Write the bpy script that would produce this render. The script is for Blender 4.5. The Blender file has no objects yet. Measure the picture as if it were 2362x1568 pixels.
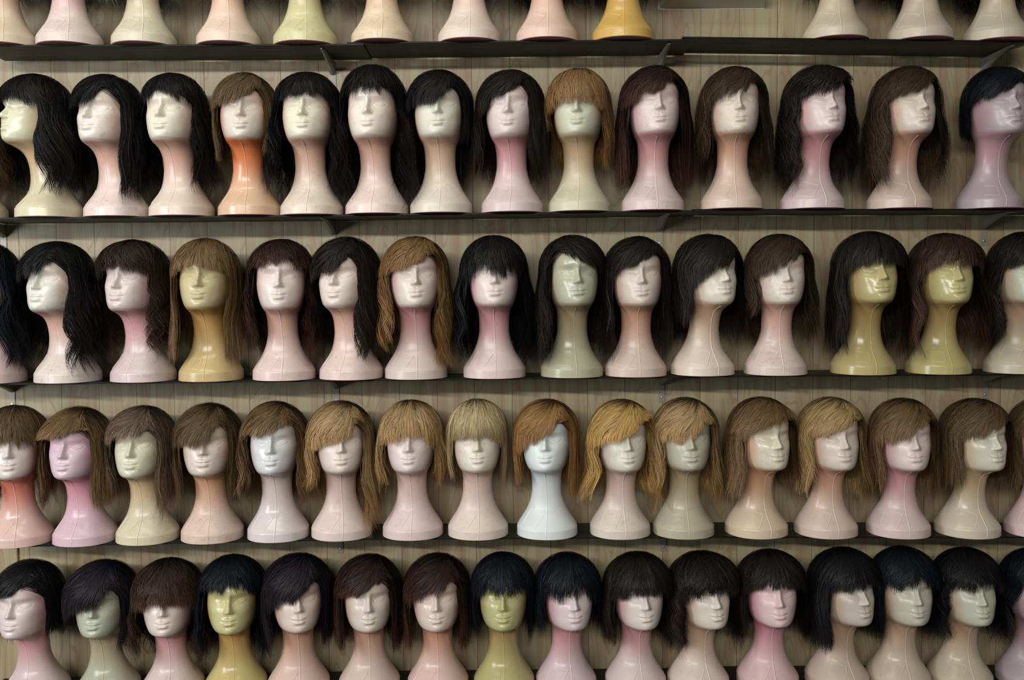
import bpy, math, random
import numpy as np
from mathutils import Vector, Matrix

W, H, F = 2362.0, 1568.0, 2200.0
COL = bpy.context.scene.collection
CAM = Vector((0.0, -2.85, 1.5))
PITCH, ROLL = math.radians(-3.0), math.radians(0.45)
Rcam = Matrix.Rotation(math.radians(90) + PITCH, 3, 'X') @ Matrix.Rotation(-ROLL, 3, 'Z')

def at(px, py, Y):
    """point of the plane y = Y seen at a photo pixel"""
    d = Rcam @ Vector(((px - W / 2) / F, -(py - H / 2) / F, -1.0))
    t = (Y - CAM.y) / d.y
    return CAM + d * t

def at_z(px, py, Z):
    d = Rcam @ Vector(((px - W / 2) / F, -(py - H / 2) / F, -1.0))
    return CAM + d * ((Z - CAM.z) / d.z)

# ------------------------------------------------------------------ helpers
def link(name, me, parent=None):
    o = bpy.data.objects.new(name, me)
    COL.objects.link(o)
    if parent is not None:
        o.parent = parent
    return o

def tag(o, label=None, cat=None, group=None, kind=None):
    if label: o['label'] = label
    if cat: o['category'] = cat
    if group: o['group'] = group
    if kind: o['kind'] = kind
    return o

def mesh_np(name, V, Fq, uv=None, mat=None, smooth=True):
    """V (n,3), Fq (m,4) quads, uv (m*4,2)"""
    me = bpy.data.meshes.new(name)
    V = np.ascontiguousarray(V, dtype=np.float32)
    Fq = np.ascontiguousarray(Fq, dtype=np.int32)
    n, m = len(V), len(Fq)
    me.vertices.add(n); me.vertices.foreach_set('co', V.ravel())
    me.loops.add(m * 4); me.loops.foreach_set('vertex_index', Fq.ravel())
    me.polygons.add(m)
    me.polygons.foreach_set('loop_start', np.arange(0, m * 4, 4, dtype=np.int32))
    me.polygons.foreach_set('loop_total', np.full(m, 4, dtype=np.int32))
    me.polygons.foreach_set('use_smooth', np.full(m, smooth, dtype=bool))
    if uv is not None:
        l = me.uv_layers.new(name='UVMap')
        l.data.foreach_set('uv', np.ascontiguousarray(uv, dtype=np.float32).ravel())
    me.update(calc_edges=True)
    me.validate()
    if mat: me.materials.append(mat)
    return me

def grid_faces(r, c, wrap=False, off=0):
    i = np.arange(r - 1)[:, None]; j = np.arange(c if wrap else c - 1)[None, :]
    j2 = (j + 1) % c
    return np.stack([off + i * c + j, off + i * c + j2, off + (i + 1) * c + j2, off + (i + 1) * c + j], -1).reshape(-1, 4)

def pyfaces(name, V, Fs, mat=None, smooth=False):
    me = bpy.data.meshes.new(name)
    me.from_pydata([tuple(v) for v in V], [], Fs)
    if smooth:
        for p in me.polygons: p.use_smooth = True
    if mat: me.materials.append(mat)
    me.update()
    return me

def hermite(xs, ys, x):
    xs = np.asarray(xs, float); ys = np.asarray(ys, float)
    d = np.diff(ys) / np.diff(xs)
    m = np.zeros_like(ys)
    m[0], m[-1] = d[0], d[-1]
    for i in range(1, len(ys) - 1):
        if d[i - 1] * d[i] <= 0: m[i] = 0
        else:
            h0, h1 = xs[i] - xs[i - 1], xs[i + 1] - xs[i]
            w1, w2 = 2 * h1 + h0, h1 + 2 * h0
            m[i] = (w1 + w2) / (w1 / d[i - 1] + w2 / d[i])
    x = np.clip(x, xs[0], xs[-1])
    k = np.clip(np.searchsorted(xs, x) - 1, 0, len(xs) - 2)
    h = xs[k + 1] - xs[k]; t = (x - xs[k]) / h
    return ((1 + 2 * t) * (1 - t) ** 2 * ys[k] + t * (1 - t) ** 2 * h * m[k]
            + t * t * (3 - 2 * t) * ys[k + 1] + t * t * (t - 1) * h * m[k + 1])

def sstep(a, b, x):
    t = np.clip((x - a) / (b - a), 0, 1)
    return t * t * (3 - 2 * t)

# ------------------------------------------------------------------ node helpers
class NT:
    def __init__(s, name):
        s.m = bpy.data.materials.new(name); s.m.use_nodes = True
        s.t = s.m.node_tree; s.t.nodes.clear()
        s.out = s.t.nodes.new('ShaderNodeOutputMaterial')
        s.b = s.t.nodes.new('ShaderNodeBsdfPrincipled')
        s.t.links.new(s.b.outputs[0], s.out.inputs[0])
    def n(s, typ, **kw):
        nd = s.t.nodes.new('ShaderNode' + typ)
        for k, v in kw.items(): setattr(nd, k, v)
        return nd
    def set(s, sock, v):
        if isinstance(v, bpy.types.NodeSocket): s.t.links.new(v, sock)
        elif isinstance(v, (tuple, list)) and len(v) == 3 and sock.type == 'RGBA': sock.default_value = (*v, 1)
        else: sock.default_value = v
    def math(s, op, a, b=0.0, c=None, clamp=False):
        nd = s.n('Math', operation=op, use_clamp=clamp); s.set(nd.inputs[0], a); s.set(nd.inputs[1], b)
        if c is not None: s.set(nd.inputs[2], c)
        return nd.outputs[0]
    def mix(s, f, a, b, mode='MIX'):
        nd = s.n('Mix', data_type='RGBA', blend_type=mode)
        s.set(nd.inputs[0], f); s.set(nd.inputs[6], a); s.set(nd.inputs[7], b)
        return nd.outputs[2]
    def ramp(s, f, stops):
        nd = s.n('ValToRGB'); e = nd.color_ramp.elements
        while len(e) < len(stops): e.new(0.5)
        for i, (p, c) in enumerate(stops):
            e[i].position = p; e[i].color = (*c, 1) if len(c) == 3 else c
        s.set(nd.inputs[0], f); return nd.outputs[0]
    def range(s, f, a, b, c=0.0, d=1.0, smooth=True):
        nd = s.n('MapRange', interpolation_type='SMOOTHSTEP' if smooth else 'LINEAR')
        s.set(nd.inputs[0], f)
        for i, v in enumerate((a, b, c, d)): nd.inputs[i + 1].default_value = v
        return nd.outputs[0]
    def noise(s, vec, scale, detail=2.0, rough=0.5, dist=0.0):
        nd = s.n('TexNoise'); s.set(nd.inputs['Vector'], vec); nd.inputs['Scale'].default_value = scale
        nd.inputs['Detail'].default_value = detail; nd.inputs['Roughness'].default_value = rough
        nd.inputs['Distortion'].default_value = dist
        return nd.outputs[0]
    def scalev(s, vec, sc, loc=(0, 0, 0)):
        nd = s.n('Mapping'); s.set(nd.inputs[0], vec)
        if isinstance(loc, bpy.types.NodeSocket): s.set(nd.inputs[1], loc)
        else: nd.inputs[1].default_value = loc
        nd.inputs[3].default_value = sc
        return nd.outputs[0]
    def bump(s, h, strength=0.3, dist=0.001):
        nd = s.n('Bump'); nd.inputs['Strength'].default_value = strength; nd.inputs['Distance'].default_value = dist
        s.set(nd.inputs['Height'], h); s.t.links.new(nd.outputs[0], s.b.inputs['Normal'])

# ------------------------------------------------------------------ materials
def mat_plastic():
    """old display-head plastic; each head's pigment, airbrushed neck tint and shine come from its own properties"""
    s = NT('aged_mannequin_plastic')
    def A(nm):
        nd = s.n('Attribute', attribute_type='OBJECT', attribute_name=nm); return nd
    base = A('pigment').outputs['Color']; blush = A('tint').outputs['Color']
    face = A('face_pigment').outputs['Color']
    par = s.n('SeparateXYZ'); s.t.links.new(A('wear').outputs['Vector'], par.inputs[0])
    dirt, gloss, seed = par.outputs
    tc = s.n('TexCoord').outputs['Object']
    xyz = s.n('SeparateXYZ'); s.set(xyz.inputs[0], tc); x, y, z = xyz.outputs
    oi = s.n('ObjectInfo').outputs['Random']
    comb = s.n('CombineXYZ'); s.set(comb.inputs[0], s.math('MULTIPLY', seed, 7.3)); s.set(comb.inputs[2], s.math('MULTIPLY', seed, 3.1))
    off = s.n('VectorMath', operation='ADD'); s.set(off.inputs[0], tc); s.set(off.inputs[1], comb.outputs[0]); p = off.outputs[0]
    soft = s.noise(p, 14, 2)
    zz = s.math('ADD', z, s.math('MULTIPLY_ADD', soft, 0.016, -0.008))
    # airbrushed blush: strongest right under the jaw, fading down the neck
    under = s.math('MULTIPLY', s.range(zz, 0.060, 0.185), s.range(s.math('MULTIPLY_ADD', y, -0.22, zz), 0.246, 0.231))
    side = s.math('MULTIPLY', s.range(s.math('ABSOLUTE', x), 0.040, 0.068), s.range(zz, 0.17, 0.2))
    temple = s.math('MULTIPLY', s.range(s.math('ABSOLUTE', x), 0.0, 0.055), s.range(zz, 0.285, 0.335))
    m = s.math('MAXIMUM', under, s.math('MULTIPLY', side, 0.75))
    m = s.math('MAXIMUM', m, s.math('MULTIPLY', temple, 0.45))
    facem = s.math('MULTIPLY', s.range(y, -0.03, -0.10), s.range(s.math('MULTIPLY_ADD', y, -0.22, zz), 0.231, 0.246))
    col = s.mix(facem, base, face)
    col = s.mix(s.math('MULTIPLY', m, 0.92), col, blush)
    blot = s.noise(p, 48, 5, 0.72)
    col = s.mix(s.math('MULTIPLY', s.range(blot, 0.50, 0.74), s.math('MULTIPLY', dirt, 0.55)), col, (0.33, 0.27, 0.21))
    specks = s.noise(p, 210, 2, 0.6)
    low = s.range(z, 0.33, 0.02, 0.25, 1.0)
    sp = s.math('MULTIPLY', s.range(specks, 0.69, 0.75), s.math('MULTIPLY', low, dirt))
    col = s.mix(s.math('MULTIPLY', sp, 0.7), col, (0.10, 0.07, 0.05))
    scr = s.noise(s.scalev(p, (1, 1, 5)), 60, 3, 0.7, 1.5)
    col = s.mix(s.math('MULTIPLY', s.range(scr, 0.66, 0.75), s.math('MULTIPLY', low, s.math('MULTIPLY', dirt, 0.5))), col, (0.16, 0.12, 0.09))
    s.set(s.b.inputs['Base Color'], col)
    s.set(s.b.inputs['Roughness'], s.math('SUBTRACT', s.math('MULTIPLY_ADD', blot, 0.12, 0.38), s.math('MULTIPLY', gloss, 0.20)))
    s.b.inputs['Subsurface Weight'].default_value = 0.0
    s.b.inputs['IOR'].default_value = 1.5
    s.bump(s.math('ADD', s.noise(p, 90, 3), s.math('MULTIPLY', s.noise(p, 22, 2), 1.5)), 0.12, 0.002)
    return s.m

def mat_base_plate():
    s = NT('dark_pink_base_plastic')
    tc = s.n('TexCoord').outputs['Object']
    s.set(s.b.inputs['Base Color'], s.mix(s.noise(tc, 40, 3), (0.36, 0.10, 0.14), (0.44, 0.18, 0.19)))
    s.b.inputs['Roughness'].default_value = 0.5
    return s.m

HAIR = {  # root, middle, tip (linear)
    'black':   ((.006, .0055, .006), (.008, .0072, .0078), (.011, .009, .0088)),
    'inky':    ((.004, .0055, .0075), (.006, .008, .012), (.008, .010, .014)),
    'violet':  ((.008, .007, .010), (.015, .012, .017), (.022, .015, .017)),
    'espresso': ((.008, .0065, .006), (.014, .010, .0085), (.022, .014, .010)),
    'auburn':  ((.008, .006, .0055), (.020, .011, .0085), (.075, .030, .022)),
    'chestnut': ((.012, .008, .006), (.030, .018, .012), (.090, .046, .028)),
    'curlbrown': ((.010, .007, .0055), (.024, .015, .011), (.040, .023, .016)),
    'umber':   ((.014, .010, .007), (.034, .023, .014), (.062, .040, .022)),
    'olive':   ((.026, .018, .010), (.090, .058, .027), (.150, .095, .046)),
    'ash':     ((.034, .024, .018), (.110, .074, .048), (.230, .145, .090)),
    'mouse':   ((.030, .018, .009), (.125, .072, .030), (.250, .145, .070)),
    'ginger':  ((.070, .036, .014), (.270, .145, .050), (.330, .165, .060)),
    'copper':  ((.040, .022, .010), (.190, .105, .042), (.300, .155, .056)),
    'honey':   ((.060, .038, .019), (.340, .220, .105), (.480, .285, .110)),
    'gold':    ((.090, .052, .020), (.450, .280, .095), (.600, .350, .110)),
    'blonde':  ((.080, .052, .025), (.340, .225, .095), (.400, .240, .105)),
    'sand':    ((.160, .115, .060), (.420, .320, .170), (.330, .220, .110)),
    'grey':    ((.05, .05, .045), (.08, .08, .07), (.15, .15, .13)),
}
_hair = {}
def mat_hair(key):
    if key in _hair: return _hair[key]
    r, m, t = HAIR[key]
    s = NT('hair_' + key)
    uv = s.n('UVMap', uv_map='UVMap').outputs[0]
    sp = s.n('SeparateXYZ'); s.set(sp.inputs[0], uv); u, v = sp.outputs[0], sp.outputs[1]
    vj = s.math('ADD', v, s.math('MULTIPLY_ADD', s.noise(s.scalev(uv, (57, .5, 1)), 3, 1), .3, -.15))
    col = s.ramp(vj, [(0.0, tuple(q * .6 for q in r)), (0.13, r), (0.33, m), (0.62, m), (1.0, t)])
    wn = s.n('TexWhiteNoise', noise_dimensions='1D'); s.set(wn.inputs['W'], s.math('MULTIPLY', u, 917.0))
    k = s.math('MULTIPLY_ADD', wn.outputs[0], 0.6, 0.70)
    k2 = s.noise(s.scalev(uv, (23, .7, 1)), 4, 2)
    k = s.math('MULTIPLY', k, s.math('MULTIPLY_ADD', k2, 0.9, 0.55))
    g = s.n('CombineXYZ')
    for i in range(3): s.set(g.inputs[i], k)
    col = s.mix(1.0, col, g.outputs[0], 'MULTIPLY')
    s.set(s.b.inputs['Base Color'], col)
    dark = m[0] < 0.1
    s.b.inputs['Roughness'].default_value = 0.46 if dark else 0.5
    s.b.inputs['Specular IOR Level'].default_value = 0.16 if dark else 0.3
    _hair[key] = s.m
    return s.m

def mat_wall():
    s = NT('wood_print_panel')
    tc = s.n('TexCoord').outputs['Object']
    xyz = s.n('SeparateXYZ'); s.set(xyz.inputs[0], tc); x, y, z = xyz.outputs
    xs = s.math('DIVIDE', x, 0.1185)
    pid = s.math('FLOOR', xs); fx = s.math('FRACT', xs)
    wn = s.n('TexWhiteNoise', noise_dimensions='1D'); s.set(wn.inputs['W'], pid)
    r = wn.outputs[0]
    cv = s.n('CombineXYZ'); s.set(cv.inputs[0], s.math('MULTIPLY_ADD', r, 9.0, x)); s.set(cv.inputs[1], y); s.set(cv.inputs[2], s.math('MULTIPLY_ADD', r, 5.0, z))
    p = cv.outputs[0]
    # cathedral grain: distance-field rings stretched upright and warped
    warp = s.noise(s.scalev(p, (7, 7, 1.3)), 1.0, 2, 0.5)
    ring = s.math('SINE', s.math('MULTIPLY', warp, 120.0))
    lines = s.range(ring, 0.72, 1.0)
    fine = s.noise(s.scalev(p, (150, 1, 3)), 1.0, 3, 0.6)
    band = s.noise(s.scalev(p, (36, 1, .7)), 1.0, 2, 0.5)
    col = s.mix(s.range(band, 0.35, 0.65), (0.37, 0.315, 0.19), (0.31, 0.215, 0.125))
    col = s.mix(s.math('MULTIPLY', r, 0.5), col, (0.37, 0.33, 0.20))
    col = s.mix(s.math('MULTIPLY', lines, 0.42), col, (0.24, 0.13, 0.07))
    col = s.mix(s.math('MULTIPLY', s.range(fine, 0.52, 0.72), 0.34), col, (0.24, 0.155, 0.09))
    knot = s.n('TexVoronoi'); s.set(knot.inputs['Vector'], s.scalev(tc, (2.6, 0, 2.1))); knot.inputs['Scale'].default_value = 1.0
    col = s.mix(s.math('MULTIPLY', s.range(knot.outputs['Distance'], 0.05, 0.025), 0.55), col, (0.30, 0.16, 0.08))
    seam = s.math('MULTIPLY', s.range(fx, 0.0, 0.02), s.range(fx, 1.0, 0.985))
    col = s.mix(s.math('SUBTRACT', 1.0, seam), col, (0.17, 0.11, 0.07))
    s.set(s.b.inputs['Base Color'], col)
    s.b.inputs['Roughness'].default_value = 0.5
    s.bump(seam, 0.5, 0.001)
    return s.m

def mat_shelf():
    s = NT('black_painted_board')
    tc = s.n('TexCoord').outputs['Object']
    n1 = s.noise(s.scalev(tc, (3, 40, 40)), 2.0, 3)
    n2 = s.noise(tc, 260, 2, 0.6)
    col = s.mix(n1, (0.005, 0.0055, 0.005), (0.011, 0.0115, 0.010))
    chips = s.noise(tc, 95, 3, 0.7)
    col = s.mix(s.range(chips, 0.71, 0.76), col, (0.22, 0.20, 0.18))
    s.set(s.b.inputs['Base Color'], col)
    s.set(s.b.inputs['Roughness'], s.math('MULTIPLY_ADD', n1, 0.25, 0.30)); s.b.inputs['Specular IOR Level'].default_value = 0.14
    s.bump(n2, 0.5, 0.001)
    return s.m

def mat_simple(name, c0, c1, rough=0.5, metal=0.0, scale=30):
    s = NT(name)
    tc = s.n('TexCoord').outputs['Object']
    n = s.noise(tc, scale, 3)
    s.set(s.b.inputs['Base Color'], s.mix(n, c0, c1))
    s.b.inputs['Roughness'].default_value = rough; s.b.inputs['Metallic'].default_value = metal
    s.bump(n, 0.1, 0.001)
    return s.m

M_PL = mat_plastic(); M_BP = mat_base_plate(); M_WALL = mat_wall(); M_SHELF = mat_shelf()
M_MET = mat_simple('worn_bracket_metal', (.22, .205, .17), (.32, .30, .25), 0.5, 0.3, 60)
M_SCREW = mat_simple('screw_metal', (.5, .5, .5), (.65, .65, .62), 0.3, 0.9)
M_BOX = mat_simple('cream_plastic_housing', (.62, .62, .55), (.68, .67, .60), 0.45)
M_TRIM = mat_simple('pale_wood_batten', (.60, .47, .30), (.68, .56, .38), 0.5, 0, 14)

# ------------------------------------------------------------------ the mannequin bust
YF = hermite
_z = [0.000, 0.024, 0.029, 0.038, 0.048, 0.058, 0.066, 0.085, 0.108, 0.140, 0.165, 0.183, 0.194, 0.203, 0.2105, 0.219, 0.234, 0.256, 0.285, 0.310, 0.332, 0.352, 0.370, 0.385, 0.396, 0.403]
_f = [.0925, .0925, .0900, .0835, .0745, .0660, .0590, .0490, .0460, .0490, .0560, .0670, .0810, .1040, .1255, .1345, .1370, .1335, .1265, .1180, .1225, .1180, .1060, .0860, .0610, .0330]
_bz = [0.000, 0.024, 0.030, 0.050, 0.077, 0.107, 0.138, 0.170, 0.195, 0.215, 0.245, 0.290, 0.330, 0.362, 0.384, 0.397, 0.403]
_b = [.0925, .0925, .0900, .0800, .0620, .0460, .0360, .0340, .0360, .0420, .0470, .0640, .0690, .0600, .0400, .0200, -.010]
_wz = [0.000, 0.024, 0.030, 0.046, 0.066, 0.085, 0.110, 0.140, 0.168, 0.185, 0.199, 0.214, 0.229, 0.258, 0.288, 0.310, 0.339, 0.362, 0.380, 0.394, 0.400, 0.403]
_w = [.0925, .0920, .0895, .0800, .0670, .0575, .0490, .0445, .0448, .0462, .0488, .0568, .0628, .0695, .0720, .0715, .0708, .0640, .0520, .0360, .0230, .0080]
_cz = [0.0, 0.06, 0.11, 0.17, 0.21, 0.25, 0.33, 0.39, 0.41]
_c = [0.0, 0.004, -.006, -.014, -.026, -.030, -.026, -.022, -.020]
_nz = [0.0, 0.05, 0.12, 0.20, 0.235, 0.30, 0.36, 0.41]
_n = [2.15, 2.1, 2.05, 2.02, 2.08, 2.18, 2.1, 2.0]
def prof(z):
    yc = hermite(_cz, _c, z)
    return hermite(_z, _f, z), hermite(_bz, _b, z), hermite(_wz, _w, z), yc, hermite(_nz, _n, z)

def face_relief(x, z):
    """how far the closed-eyed face stands forward of the smooth head"""
    ax = np.abs(x); d = np.zeros_like(x)
    hn = hermite([.2670, .2715, .277, .2830, .297, .312, .327, .343], [0, .0025, .0150, .0190, .0130, .0072, .0030, 0], z)
    hn = np.where((z < .2670) | (z > .343), 0, hn)
    wn = hermite([.26, .279, .296, .34], [.0115, .0108, .0070, .0085], z)
    d += hn * np.exp(-(ax / wn) ** 2.6)
    d += .0026 * np.exp(-((ax - .0115) / .0045) ** 2 - ((z - .2760) / .0042) ** 2)      # nostril wings
    zl = z - .0012 * (ax / .022) ** 2
    d += .0042 * np.exp(-(ax / .0165) ** 3.5) * np.exp(-((zl - .2555) / .0044) ** 2) * (1 - .22 * np.exp(-(ax / .003) ** 2))
    d += .0054 * np.exp(-(ax / .0140) ** 4) * np.exp(-((zl - .2440) / .0050) ** 2)
    d -= .0026 * np.exp(-(ax / .0225) ** 6) * np.exp(-((zl - .2502) / .0013) ** 2)
    d -= .0022 * np.exp(-(ax / .014) ** 2 - ((z - .2350) / .0045) ** 2)
    d -= .0010 * np.exp(-(ax / .0035) ** 2 - ((z - .2635) / .005) ** 2)
    d += .0030 * np.exp(-(ax / .016) ** 2 - ((z - .2215) / .010) ** 2)
    ex, ez = (ax - .0325) / .0172, (z - .3025 - .08 * (ax - .0320)) / .0074
    rr = np.sqrt(ex ** 2 + np.abs(ez) ** 2 * (1 + .5 * ex ** 2))
    d -= .0058 * np.exp(-((ax - .027) / .019) ** 2 - ((z - .306) / .0120) ** 2)
    d += .0024 * np.clip(1 - rr ** 2, 0, 1) ** .7
    d -= .0008 * np.exp(-((rr - 1.02) / .09) ** 2)
    d += .0006 * np.exp(-((rr - 1.25) / .12) ** 2)
    d += .0016 * np.exp(-((ax - .030) / .022) ** 2 - ((z - .325 + .10 * np.maximum(ax - .03, 0)) / .0065) ** 2)
    d += .0020 * np.exp(-((ax - .046) / .018) ** 2 - ((z - .279) / .014) ** 2)
    d -= .0016 * np.exp(-((ax - .043) / .018) ** 2 - ((z - .248) / .016) ** 2)
    return d

def bust_front(x, z):
    f, b, w, yc, n = prof(z)
    q = np.clip(1 - (np.abs(x) / w) ** n, 0, 1) ** (1 / n)
    y = yc - (f + yc) * q
    return y - face_relief(x, z) * sstep(0, .5, q)

def build_bust():
    zs = np.concatenate([[0, .001, .006, .018, .0225, .0245, .0265, .029, .032], np.linspace(.036, .20, 44), np.linspace(.2025, .345, 112), np.linspace(.349, .396, 18), [.398, .3998, .4012, .4023, .403]])
    C = 190
    t = np.linspace(-1, 1, C, endpoint=False)
    phi = np.pi * (0.42 * t + 0.58 * t * np.abs(t) ** 1.3)      # dense at the front
    f, b, w, yc, n = prof(zs)
    f, b, w, yc, n = [a[:, None] for a in (f, b, w, yc, n)]
    s, c = np.sin(phi)[None], np.cos(phi)[None]
    X = w * np.sign(s) * np.abs(s) ** (2 / n)
    q = np.abs(c) ** (2 / n)
    Y = np.where(c > 0, yc - (f + yc) * q, yc + (b - yc) * q)
    Z = np.broadcast_to(zs[:, None], X.shape)
    Y = np.where(c > 0, Y - face_relief(X, Z) * sstep(0, .5, q), Y)
    V = np.stack([X, Y, Z], -1).reshape(-1, 3)
    R = len(zs)
    Fq = grid_faces(R, C, wrap=True)
    top = len(V)
    V = np.vstack([V, [[0, -.020, .4033]]])
    tri = [[(R - 1) * C + j, (R - 1) * C + (j + 1) % C, top, top] for j in range(0, C)]
    me = bpy.data.meshes.new('mannequin_bust')
    faces = Fq.tolist() + [[a, b_, c_] for a, b_, c_, _ in tri]
    me.from_pydata(V.tolist(), [], faces)
    me.polygons.foreach_set('use_smooth', np.ones(len(me.polygons), dtype=bool))
    me.materials.append(M_PL); me.update()
    return me

def tube_on_front(name, pts, r, mat, sides=6):
    """raised bead following (x, z) points on the front of the bust"""
    P = np.array([[x, bust_front(np.array([x]), np.array([z]))[0] + r * .45, z] for x, z in pts])
    T = np.gradient(P, axis=0); T /= np.linalg.norm(T, axis=1)[:, None]
    N = np.cross(T, [0, 0, 1.0]); ln = np.linalg.norm(N, axis=1)[:, None]
    N = np.where(ln < .2, np.cross(T, [1.0, 0, 0]), N); N /= np.linalg.norm(N, axis=1)[:, None]
    B = np.cross(T, N)
    a = np.linspace(0, 2 * np.pi, sides, endpoint=False)
    V = P[:, None] + r * (np.cos(a)[None, :, None] * N[:, None] + np.sin(a)[None, :, None] * B[:, None])
    return mesh_np(name, V.reshape(-1, 3), grid_faces(len(P), sides, True)[:, ::-1], mat=mat)

ME_BUST = build_bust()
ME_SEAM = tube_on_front('moulding_seam', [(0.0 + .0022 * math.sin(z * 22), z) for z in np.linspace(.004, .205, 90)], .0018, M_PL, 10)
def quad_line(cs, n=14):
    out = []
    for (a, b) in zip(cs, cs[1:]):
        for i in range(n): out.append((a[0] + (b[0] - a[0]) * i / n, a[1] + (b[1] - a[1]) * i / n))
    out.append(cs[-1]); return out
PC = [(-.047, .080), (-.007, .066), (-.034, .030), (-.072, .037)]
ME_PANEL = tube_on_front('embossed_panel', quad_line(PC + [PC[0]]), .0015, M_PL)
PC2 = [(-.044, .066), (-.010, .063), (-.014, .035), (-.054, .038)]
ME_PANEL2 = tube_on_front('embossed_panel', quad_line(PC2 + [PC2[0]]), .0015, M_PL)
# underside disc
_a = np.linspace(0, 2 * np.pi, 64, endpoint=False)
_sn = np.sign(np.sin(_a)) * np.abs(np.sin(_a)) ** (2 / 2.15); _cs = np.sign(np.cos(_a)) * np.abs(np.cos(_a)) ** (2 / 2.15)
_V = [[.0900 * s_, -.0900 * c_, -.0012] for s_, c_ in zip(_sn, _cs)] + [[.0915 * s_, -.0915 * c_, .0010] for s_, c_ in zip(_sn, _cs)]
ME_PLATE = pyfaces('base_plate', _V, [list(range(64))[::-1]] + [[i, (i + 1) % 64, 64 + (i + 1) % 64, 64 + i] for i in range(64)], M_BP)

# bust radius around the hair axis, for the hair to clear
AX = -.025
_TH = np.radians(np.arange(-180, 181, 3)); _ZZ = np.arange(0, .4031, .004)
def _radial():
    f, b, w, yc, n = prof(_ZZ)
    R = np.zeros((len(_ZZ), len(_TH)))
    rr = np.linspace(.001, .17, 170)
    for i in range(len(_ZZ)):
        X = rr[None] * np.sin(_TH)[:, None]; Y = AX - rr[None] * np.cos(_TH)[:, None]
        dy = Y - yc[i]; sy = np.where(dy < 0, f[i] + yc[i], b[i] - yc[i])
        ins = (np.abs(X) / w[i]) ** n[i] + (np.abs(dy) / sy) ** n[i] < 1
        R[i] = (ins * rr[None]).max(1)
        fr = np.cos(_TH) > .3
        R[i] += np.where(fr, np.maximum(face_relief(R[i] * np.sin(_TH), np.full(len(_TH), _ZZ[i])), 0), 0)
    return R
_RB = _radial()
_RBmax = np.maximum.accumulate(_RB[::-1], 0)[::-1]     # widest at or above each height
def rb(th, z, above=False):
    T = _RBmax if above else _RB
    th = (th + np.pi) % (2 * np.pi) - np.pi
    i = np.clip(z / .004, 0, len(_ZZ) - 1.001); j = np.clip((th + np.pi) / math.radians(3), 0, len(_TH) - 1.001)
    i0, j0 = i.astype(int), j.astype(int); fi, fj = i - i0, j - j0
    return (T[i0, j0] * (1 - fi) * (1 - fj) + T[i0 + 1, j0] * fi * (1 - fj) + T[i0, j0 + 1] * (1 - fi) * fj + T[i0 + 1, j0 + 1] * fi * fj)

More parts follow.
